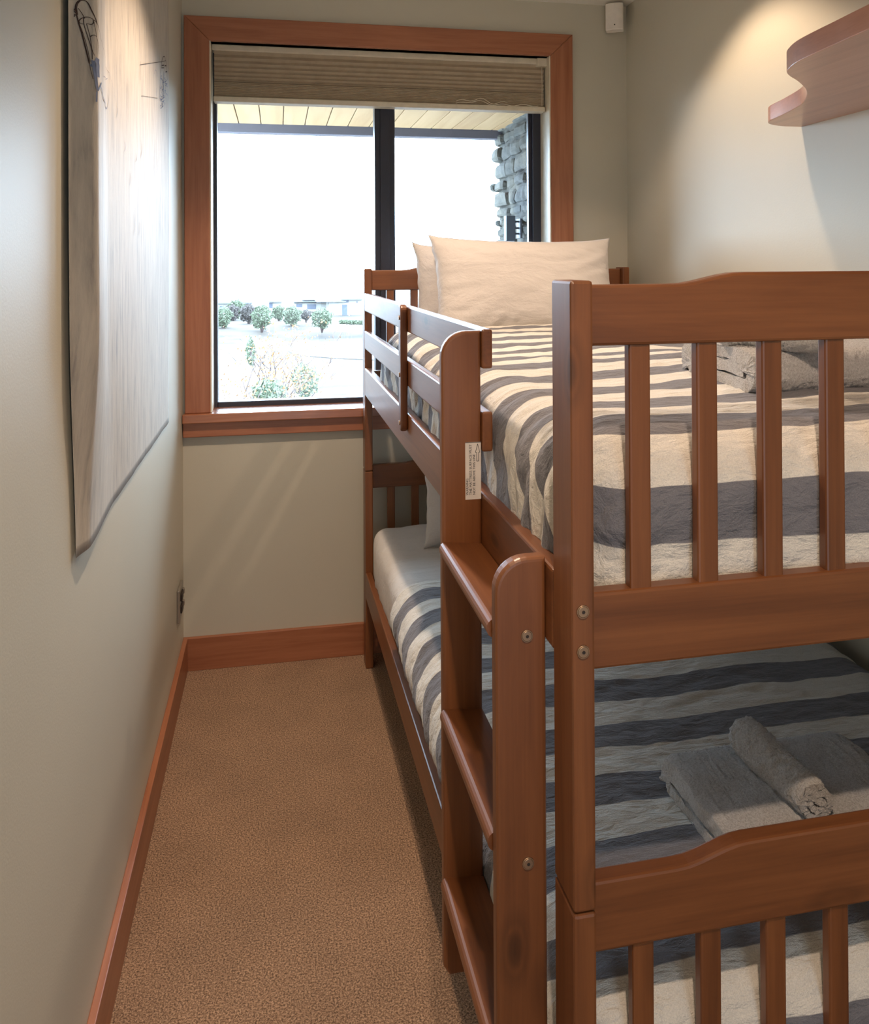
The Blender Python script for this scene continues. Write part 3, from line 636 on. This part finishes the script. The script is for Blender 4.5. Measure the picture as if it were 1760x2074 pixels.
def pillow(name, c, w_, h_, T, lean, rz, seed, roll=0.0, dent=0.0):
    n = 70; P = {}
    bm = bmesh.new(); V = {}
    for side in (1, -1):
        for j in range(n + 1):
            for i in range(n + 1):
                u = -1 + 2 * i / n; v = -1 + 2 * j / n
                u = math.copysign(abs(u) ** 0.8, u); v = math.copysign(abs(v) ** 0.8, v)
                rim = i in (0, n) or j in (0, n)
                if rim and side == -1: V[(side, i, j)] = V[(1, i, j)]; continue
                x = w_ * u * (1 - 0.055 * (1 - v * v) ** 1.0); z = h_ * v * (1 - 0.10 * (1 - u * u) ** 0.8)
                cu = abs(u * v) ** 6
                x *= 1 + 0.02 * cu; z *= 1 + 0.03 * cu
                th = T * ((1 - u ** 4) * (1 - v ** 4)) ** 0.55
                eu = max(abs(u), abs(v)); rad = sm((eu - 0.35) / 0.5) * (1 - sm((eu - 0.93) / 0.07) * 0.7)
                ang = math.atan2(v * h_, u * w_)
                wr = 0.006 * noise.noise(Vector((ang * 7, eu * 1.5, seed + side))) * rad + 0.004 * abs(noise.noise(Vector((u * 3 + v, v * 6, seed + side * 3)))) + 0.008 * fbm(u * 1.5, v * 1.5, seed + side * 5, 2) * (1 - eu ** 4)
                y = side * (th + wr * (0.3 + 0.7 * min(1, th / 0.02)))
                if rim: y = 0.004 * noise.noise(Vector((u * 4, v * 4, seed))); 
                if rim: x += 0.006 * noise.noise(Vector((u * 3, v * 5, seed + 2))); z += 0.006 * noise.noise(Vector((u * 5, v * 3, seed + 4)))
                V[(side, i, j)] = bm.verts.new((x, -y, z))
    for side in (1, -1):
        for j in range(n):
            for i in range(n):
                f = bm.faces.new([V[(side, i, j)], V[(side, i + 1, j)], V[(side, i + 1, j + 1)], V[(side, i, j + 1)]][::side]); f.smooth = True
    M = Matrix.Translation(c) @ Matrix.Rotation(rz, 4, 'Z') @ Matrix.Rotation(lean, 4, 'X') @ Matrix.Rotation(roll, 4, 'Y')
    bm.transform(M)
    return link(name, bm, M_PILLOW)
pl = bedthing(pillow('pillow', Vector((0.52, -0.18, 1.43)), 0.345, 0.215, 0.065, math.radians(-10), 0.0, 3.0, math.radians(2))); tag(pl, 'white pillow at the back against the head rail of the upper bunk', 'pillow', 'pillows on the upper bunk')
pl = bedthing(pillow('pillow', Vector((0.568, -0.335, 1.478)), 0.352, 0.203, 0.085, math.radians(-18), 0.0, 5.0, math.radians(1))); tag(pl, 'plump white pillow in front on the upper bunk, standing up over the duvet', 'pillow', 'pillows on the upper bunk')
pl = bedthing(pillow('pillow', Vector((0.545, -0.30, 0.775)), 0.37, 0.215, 0.08, math.radians(-16), 0.0, 8.0, math.radians(-1))); tag(pl, 'white pillow standing at the head of the lower bunk', 'pillow')

# ------------------------------------------------------------------ towels
def spiral_towel(name, E, r0, pitch, turns, length, seed, thick=None, start=0.0, fuzz=0.006, nL=150, taper=0.0):
    """a towel rolled (E = 0) or folded flat (E > 0); the axis runs along local x"""
    thick = thick or pitch * (0.95 if E else 0.84); n = int(turns * (90 if E else 60))
    cen = []
    for i in range(n + 1):
        th = start + 2 * PI * turns * i / n; r = r0 + pitch * (th - start) / (2 * PI)
        cx_ = max(-1, min(1, 1.7 * math.cos(th))); cx_ = cx_ * (1.5 - 0.5 * cx_ * cx_)
        cen.append(Vector((E * cx_ + r * math.cos(th), r * math.sin(th))))
    outl, inn = [], []
    for i, c in enumerate(cen):
        d = cen[min(i + 1, n)] - cen[max(i - 1, 0)]; d.normalize(); nn = Vector((d.y, -d.x))
        outl.append(c + nn * thick / 2); inn.append(c - nn * thick / 2)
    bm = bmesh.new(); R = []
    for k in range(nL + 1):
        x = -length / 2 + length * k / nL; e = abs(2 * x / length)
        sc = 1 - 0.06 * sm((e - 0.9) / 0.1)
        def mk(p, off):
            q = Vector((x + (0.010 * noise.noise(Vector((p.x * 12, p.y * 12, seed))) if k in (0, nL) else 0), -p.x * sc, p.y * sc))
            f = fbm(q.x * 90, q.y * 90, q.z * 90 + seed, 2) * fuzz * 0.25 + fbm(q.x * 6, q.y * 6, q.z * 6 + seed, 2) * 0.007
            g_ = Vector((noise.noise(q * 260 + Vector((seed, 0, 0))), noise.noise(q * 260 + Vector((0, seed, 9))), noise.noise(q * 260 + Vector((5, 0, seed))))) * fuzz * 0.5
            d = Vector((0, -p.x, p.y)); d.normalize() if d.length > 0 else None
            return q + d * f + g_
        R.append(([bm.verts.new(mk(p, 0)) for p in outl], [bm.verts.new(mk(p, 0)) for p in inn]))
    for k in range(nL):
        for i in range(n):
            for w_ in (0, 1):
                a, b = R[k][w_], R[k + 1][w_]
                f = bm.faces.new([a[i], a[i + 1], b[i + 1], b[i]]); f.smooth = True
        for i in (0, n):
            f = bm.faces.new([R[k][0][i], R[k][1][i], R[k + 1][1][i], R[k + 1][0][i]]); f.smooth = True
    for k in (0, nL):
        for i in range(n):
            bm.faces.new([R[k][0][i], R[k][0][i + 1], R[k][1][i + 1], R[k][1][i]])
    return bm
def towel(name, bm, c, rz, tilt=0.0, label='', cat='towel', group=None):
    bm.transform(Matrix.Translation(c) @ Matrix.Rotation(rz, 4, 'Z') @ Matrix.Rotation(tilt, 4, 'Y'))
    o = bedthing(link(name, bm, M_TERRY)); tag(o, label, cat, group); return o
towel('folded_towel', spiral_towel('t', 0.10, 0.004, 0.028, 1.5, 0.52, 3.0, start=0.5), Vector((0.73, -1.78, 1.378)), math.radians(-4), 0, 'folded white bath towel on the upper bunk', group=None)
towel('rolled_towel', spiral_towel('t', 0.0, 0.006, 0.013, 2.2, 0.20, 4.0, start=0.5, nL=90), Vector((0.525, -1.865, 1.452)), math.radians(-62), 0, 'small rolled white towel lying on the folded towel of the upper bunk')
towel('folded_towel', spiral_towel('t', 0.092, 0.006, 0.021, 1.5, 0.37, 6.0, start=0.5), Vector((0.535, -1.885, 0.626)), math.radians(0), 0, 'folded white bath towel on the lower bunk')
towel('rolled_towel', spiral_towel('t', 0.0, 0.006, 0.013, 2.2, 0.19, 7.0, start=0.5, nL=90), Vector((0.505, -1.895, 0.692)), math.radians(-88), 0, 'small rolled white towel lying on the folded towel of the lower bunk')

# ------------------------------------------------------------------ outside
def at(u, v, y):
    """the point at depth y outside the window seen at pixel u, v"""
    a = (u - CX) / F_PX; b_ = -(v - HZ) / F_PX
    d = rt * a + up * b_ + fwd; return CAM + d * ((y - CAM.y) / d.y)
M_STONE = None
def stone_mat():
    mt, nt, b = nodes('schist_stone')
    n = N(nt, 'ShaderNodeTexNoise', Scale=14.0, Detail=6.0, Roughness=0.7); nt.links.new(coords(nt), n.inputs['Vector'])
    n3 = N(nt, 'ShaderNodeTexNoise', Scale=3.0, Detail=2.0); nt.links.new(coords(nt), n3.inputs['Vector'])
    r = ramp(nt, [(0.3, (0.022, 0.023, 0.022)), (0.5, (0.048, 0.047, 0.042)), (0.75, (0.085, 0.078, 0.065))]); nt.links.new(n.outputs['Fac'], r.inputs['Fac'])
    r2 = ramp(nt, [(0.4, (0.8, 0.86, 0.95)), (0.6, (1.1, 1.05, 0.95))]); nt.links.new(n3.outputs['Fac'], r2.inputs['Fac'])
    mm = N(nt, 'ShaderNodeMix', data_type='RGBA', blend_type='MULTIPLY'); mm.inputs[0].default_value = 1
    nt.links.new(r.outputs['Color'], mm.inputs[6]); nt.links.new(r2.outputs['Color'], mm.inputs[7]); nt.links.new(mm.outputs[2], b.inputs['Base Color'])
    b.inputs['Roughness'].default_value = 0.95; bump(nt, b, n.outputs['Fac'], 0.8, 0.02); return mt
M_STONE = stone_mat()
bm = bmesh.new(); rnd = random.Random(5)
box(bm, 1.662, 2.1, 0.21, 1.33, 0.6, 2.62, 0.0)
z = 0.6
while z < 2.60:
    h = rnd.uniform(0.05, 0.13); y = 0.22 + rnd.uniform(-0.05, 0); end = 1.37 + rnd.uniform(-0.06, 0.05)
    while y < end - 0.02:
        L_ = min(rnd.uniform(0.10, 0.30), end - y)
        if L_ < 0.05: break
        t = bmesh.new(); bmesh.ops.create_cube(t, size=1)
        x0 = 1.635 + rnd.uniform(-0.015, 0.02)
        bmesh.ops.subdivide_edges(t, edges=t.edges[:], cuts=3, use_grid_fill=True)
        for v in t.verts:
            p = Vector(((x0 + 1.80) / 2 + v.co.x * (1.80 - x0), y + L_ / 2 + v.co.y * (L_ - 0.012), z + h / 2 + v.co.z * (h - 0.012)))
            k = 0.012
            corner = sum(1 for c in v.co if abs(c) > 0.49)
            if corner >= 2: p += (Vector(((x0 + 1.80) / 2, y + L_ / 2, z + h / 2)) - p).normalized() * 0.010 * (corner - 1)
            v.co = p + Vector([noise.noise(p * 13 + Vector((i * 7, 0, 0))) for i in range(3)]) * k
        merge(bm, t); y += L_
    z += h
for f in bm.faces: f.smooth = False
o = recentre(link('stone_wall', bm, M_STONE)); tag(o, 'rough grey schist stone wing wall outside the right side of the window', 'stone wall')
# sconce
lamp = empty('wall_sconce', (1.64, 0.85, 1.70)); tag(lamp, 'dark metal outdoor lamp fixed to the stone wall outside', 'wall lamp')
M_SC = plain('dark_zinc', (0.05, 0.055, 0.07), 0.5, 0.3)
bm = bmesh.new(); box(bm, -0.085, -0.035, -0.025, 0.025, -0.01, 0.125, 0.003); link('lamp_body', bm, M_SC, lamp)
bm = bmesh.new(); box(bm, -0.012, 0.0, -0.035, 0.035, 0.005, 0.11, 0.002); link('mounting_plate', bm, M_SC, lamp)
for z in (0.025, 0.055, 0.09):
    bm = bmesh.new(); box(bm, -0.036, -0.011, -0.008, 0.008, z, z + 0.01, 0.001); link('bracket', bm, M_SC, lamp)
# eave
eave = empty('roof_eave', (0.8, 0.7, 2.36)); tag(eave, 'timber lined roof eave with a dark fascia outside the top of the window', 'roof eave')
M_SOF = wood('soffit_boards', 1, (0.17, 0.095, 0.04), (0.21, 0.13, 0.06), (0.25, 0.16, 0.08), 0.6, False, 1.0, 0.0)
bm = bmesh.new()
for k in range(34):
    x = -1.4 + k * 0.12; box(bm, x - 0.8, x + 0.116 - 0.8, 0.20 - 0.7, 1.26 - 0.7, -0.01, 0.01, 0.003)
box(bm, -2.2, 2.5, -0.5, 0.56, 0.011, 0.03); link('soffit_board', bm, M_SOF, eave)
M_FAS = plain('dark_fascia', (0.055, 0.05, 0.06), 0.55)
bm = bmesh.new(); box(bm, -2.2, 2.5, 0.56, 0.62, -0.060, 0.20, 0.004); link('fascia', bm, M_FAS, eave)
bm = bmesh.new(); prism(bm, [(-0.5, 0.03), (0.56, 0.03), (0.62, 0.2), (-0.5, 0.45)], 'yz', -2.2, 2.5); link('roof_edge', bm, M_FAS, eave)

# land
def grass():
    mt, nt, b = nodes('dry_grass')
    n = N(nt, 'ShaderNodeTexNoise', Scale=0.12, Detail=8.0, Roughness=0.65); nt.links.new(coords(nt, (1, 2.5, 1)), n.inputs['Vector'])
    r = ramp(nt, [(0.38, (0.026, 0.021, 0.016)), (0.48, (0.046, 0.034, 0.025)), (0.62, (0.062, 0.046, 0.034))]); nt.links.new(n.outputs['Fac'], r.inputs['Fac']); nt.links.new(r.outputs['Color'], b.inputs['Base Color'])
    b.inputs['Roughness'].default_value = 1.0; return mt
def gz(x, y):
    base = -9.0 + 2.5 * sm((40 - y) / 34)
    if y > 104: base += 1.7 * sm((y - 98) / 16) + 0.5 * noise.noise(Vector((x * .06, y * .08, 0)))
    return base + 0.25 * noise.noise(Vector((x * .05, y * .05, 4))) * (1 if not (60 < y < 112 and x > -4) else 0.1)
bm = bmesh.new(); G = []
for j in range(90):
    y = 4 + 396 * (j / 89) ** 1.8
    G.append([bm.verts.new((x, y, gz(x, y))) for x in [-220 + 5 * i for i in range(89)]])
for j in range(89):
    for i in range(88): f = bm.faces.new([G[j][i], G[j][i + 1], G[j + 1][i + 1], G[j + 1][i]]); f.smooth = True
struct('ground', bm, grass(), None, 'pale dry grass field below the window')
mt, nt, b = nodes('pond_water'); b.inputs['Base Color'].default_value = (0.055, 0.052, 0.05, 1); b.inputs['Roughness'].default_value = 0.25
n = N(nt, 'ShaderNodeTexNoise', Scale=3.0, Detail=3.0); nt.links.new(coords(nt, (1, 6, 1)), n.inputs['Vector']); bump(nt, b, n.outputs['Fac'], 0.4, 0.05)
b.inputs['Specular IOR Level'].default_value = 0.1
bm = bmesh.new()
ring = [bm.verts.new((19 + 17 * math.cos(t) + 1.2 * math.sin(3 * t), 94 + 13.5 * math.sin(t) + 1.0 * math.cos(2 * t), -8.90)) for t in [2 * PI * i / 64 for i in range(64)]]
f = bm.faces.new(ring); e = bmesh.ops.extrude_face_region(bm, geom=[f]); bmesh.ops.translate(bm, verts=[v for v in e['geom'] if isinstance(v, bmesh.types.BMVert)], vec=(0, 0, -0.3))
pd_o = recentre(link('pond', bm, mt)); pd_o['label'] = 'pale blue grey pond in the dry field'; pd_o['category'] = 'pond'

M_LEAFG = plain('green_leaves', (0.085, 0.10, 0.065), 0.8, 0, 0.2); M_LEAFD = plain('grey_twigs', (0.08, 0.07, 0.065), 0.9, 0, 0.1)
M_LEAFO = plain('orange_leaves', (0.22, 0.11, 0.045), 0.8, 0, 0.2); M_BARK = plain('bark', (0.12, 0.09, 0.085), 0.9, 0, 0.1)
M_BUSHS = [M_LEAFG, M_LEAFD]
def leafcloud(bm, c, rx, rz, n, size, rnd, hollow=0.5):
    for _ in range(n):
        while True:
            p = Vector((rnd.uniform(-1, 1), rnd.uniform(-1, 1), rnd.uniform(-1, 1)))
            if p.length <= 1: break
        p = p.normalized() * (p.length ** hollow)
        p *= 0.82 + 0.3 * noise.noise(p * 2.2 + c)
        o = Vector((c.x + p.x * rx, c.y + p.y * rx, c.z + p.z * rz))
        a = Vector((rnd.gauss(0, 1), rnd.gauss(0, 1), rnd.gauss(0, 1))).normalized(); b = a.orthogonal().normalized(); s = size * rnd.uniform(0.6, 1.3)
        vs_ = [bm.verts.new(o + a * s), bm.verts.new(o + b * s * 0.6), bm.verts.new(o - a * s), bm.verts.new(o - b * s * 0.6)]
        bm.faces.new(vs_)
def bush(c, rx, rz, mat, label, seed, n=1400, size=0.16):
    rnd = random.Random(seed); t = empty('bush', (c.x, c.y, c.z - rz)); tag(t, label, 'bush', 'bushes in front of the far houses')
    bm = bmesh.new(); leafcloud(bm, Vector((0, 0, rz * 1.05)), rx, rz, n, size, rnd); link('foliage', bm, mat, t)
    bm = bmesh.new()
    for k in range(5):
        a = rnd.uniform(0, 6.28); tube(bm, [(0, 0, -0.3), (0.3 * rx * math.cos(a), 0.3 * rx * math.sin(a), rz * 0.7), (0.6 * rx * math.cos(a), 0.6 * rx * math.sin(a), rz * 1.4)], [0.09, 0.06, 0.02], 5)
    link('stem', bm, M_BARK, t)
BU = [(452, 634, 18, 20, 0, 112, 'green bush at the left edge of the window view'), (470, 627, 13, 14, 1, 122, 'grey twiggy bush between two green ones near the left of the view'),
      (478, 618, 16, 17, 0, 126, 'small green bush, second clump from the left'), (503, 628, 17, 17, 1, 116, 'bare grey bush left of the tallest green bush'),
      (530, 633, 21, 23, 0, 108, 'largest round green bush in the middle of the row'), (565, 628, 13, 13, 0, 120, 'small dark green bush below the low white house'),
      (592, 632, 19, 18, 0, 112, 'loose green bush right of the middle of the row'), (620, 634, 10, 9, 1, 114, 'low dark bush beside the right hand green bush'),
      (652, 637, 22, 19, 0, 106, 'wide grey green bush in front of the right hand house')]
for i, (u, v, pr, pz, k, y, lb) in enumerate(BU):
    c = at(u, v, y); s = (y + 3.2) / F_PX
    c.z -= pz * s * 0.45; bush(c, pr * s * 1.15, pz * s * 1.25, M_BUSHS[k], lb, 30 + i)
bm = bmesh.new(); p0, p1 = at(690, 650, 104), at(742, 652, 104); rnd = random.Random(9)
for k in range(60):
    t = k / 59; leafcloud(bm, p0.lerp(p1, t) + Vector((0, 0, -0.1)), 0.45, 0.35, 26, 0.12, rnd)
tag(recentre(link('hedge', bm, M_LEAFG)), 'low clipped hedge in front of the right hand house', 'hedge')

# nearer trees
def tree(base, H_, spread, leafmat, nleaf, leaf, label, seed, cat='tree', crown=0.45, conif=False):
    rnd = random.Random(seed); t = empty('tree', base); tag(t, label, cat)
    bmw = bmesh.new(); tips = []
    def grow(p, d, L_, r, lev):
        q = p + d * L_; mid = p.lerp(q, 0.5) + Vector((rnd.gauss(0, 1), rnd.gauss(0, 1), 0)) * L_ * 0.05
        tube(bmw, [p, mid, q], [r, r * 0.8, r * 0.6], 5); tips.append((mid, lev)); tips.append((q, lev))
        if lev >= 4: return
        for k in range(3 if lev < 3 else 2):
            a = rnd.uniform(0, 2 * PI); e = Vector((math.cos(a), math.sin(a), 0)) * spread + d * 1.0 + Vector((0, 0, 0.25)); e.normalize()
            grow(q if k else mid.lerp(q, 0.6), e, L_ * rnd.uniform(0.55, 0.8), r * 0.58, lev + 1)
    grow(Vector((0, 0, 0)), Vector((0, 0, 1)), H_ * 0.36, H_ * 0.010, 0)
    link('branches', bmw, M_BARK, t)
    bml = bmesh.new(); tp = [p for p, l in tips if l >= 2]
    for _ in range(nleaf):
        p = rnd.choice(tp) + Vector((rnd.gauss(0, 1), rnd.gauss(0, 1), rnd.gauss(0, 1))) * H_ * 0.045
        a = Vector((rnd.gauss(0, 1), rnd.gauss(0, 1), rnd.gauss(0, 1))).normalized(); b = a.orthogonal().normalized(); s = leaf * rnd.uniform(0.6, 1.3)
        bml.faces.new([bml.verts.new(p + a * s), bml.verts.new(p + b * s * .6), bml.verts.new(p - a * s), bml.verts.new(p - b * s * .6)])
    link('foliage', bml, leafmat, t)
def gbase(u, y, dz=0): c = at(u, 700, y); return Vector((c.x, c.y, gz(c.x, c.y) - 0.1 + dz))
tree(gbase(500, 24), 8.0, 0.75, M_LEAFO, 1500, 0.05, 'sparse autumn tree with orange leaves at the left below the window', 3)
tree(gbase(440, 17), 6.2, 0.7, M_LEAFO, 700, 0.04, 'low orange leaved tree at the bottom left corner of the window view', 14)
tree(gbase(590, 32), 9.0, 0.8, M_LEAFO, 200, 0.045, 'nearly bare tree with thin branches in the middle of the lawn', 8)
def shrub(u, v, y, pr, pz, label, seed, n=900, mat=None):
    c = at(u, v, y); s = (y + 3.2) / F_PX; rnd = random.Random(seed); b0 = gz(c.x, c.y)
    t = empty('evergreen_tree', (c.x, c.y, b0)); tag(t, label, 'tree')
    bm = bmesh.new(); leafcloud(bm, Vector((0, 0, c.z - b0)), pr * s, pz * s, n, 0.06, rnd, 0.6); link('foliage', bm, mat or M_LEAFG, t)
    bm = bmesh.new(); tube(bm, [(0, 0, 0), (0.05, 0, (c.z - b0) * 0.6), (0, 0, c.z - b0)], [0.09, 0.07, 0.03], 6); link('trunk', bm, M_BARK, t)
shrub(545, 800, 19, 42, 38, 'green bushy treetop at the bottom centre of the window view', 61, 1300)
shrub(618, 770, 26, 34, 42, 'pale green treetop right of the bare branches', 62, 900)
shrub(508, 712, 30, 12, 34, 'slim green pine top behind the orange tree', 63, 350)

# far houses
M_HW = plain('house_render', (0.30, 0.29, 0.27), 0.8); M_HR = plain('house_roof', (0.10, 0.11, 0.13), 0.6); M_HD = plain('house_window_dark', (0.06, 0.07, 0.10), 0.3); M_HWT = plain('house_white', (0.5, 0.5, 0.5), 0.7)
def house(label, y, walls, roofs, wins):
    us = [w_[0] for w_ in walls + roofs]; c = at(min(us), 640, y); t = empty('house', (c.x, y, -9)); tag(t, label, 'house')
    def part(name, r, mat, y0, y1):
        a = at(r[0], r[3], y) - Vector((c.x, 0, -9)); b = at(r[1], r[2], y) - Vector((c.x, 0, -9)); z0 = a.z if name != 'wall' else max(0.0, a.z - 1.5)
        bm = bmesh.new(); box(bm, a.x, b.x, y0, y1, z0, b.z, 0); link(name, bm, mat, t)
    for r in walls: part('wall', r, M_HW, 0, 7)
    for r in roofs: part('roof', r, M_HR, -0.9, 8)
    for r in wins: part('window', r, M_HD, -0.08, 0.1)
house('long low pale house at the left of the far row', 150, [(436, 512, 615, 632)], [(430, 511, 611, 615)], [(445, 455, 620, 628), (488, 500, 618, 626)])
house('small house with a narrow dark window behind the tallest bush', 146, [(546, 570, 612, 632)], [(543, 572, 609, 612)], [(545, 552, 613, 624)])
house('wide flat roofed white house right of the middle', 142, [(596, 690, 613, 634)], [(590, 680, 609, 612), (612, 692, 605, 608)], [(622, 640, 616, 626), (600, 612, 615, 622)])
house('tall modern pale house with dark panels at the right', 132, [(666, 733, 607, 652)], [(641, 700, 609, 612), (690, 735, 604, 607)], [(693, 703, 617, 645), (698, 706, 605.5, 613), (704, 711, 637, 648), (722, 724, 610, 614)])
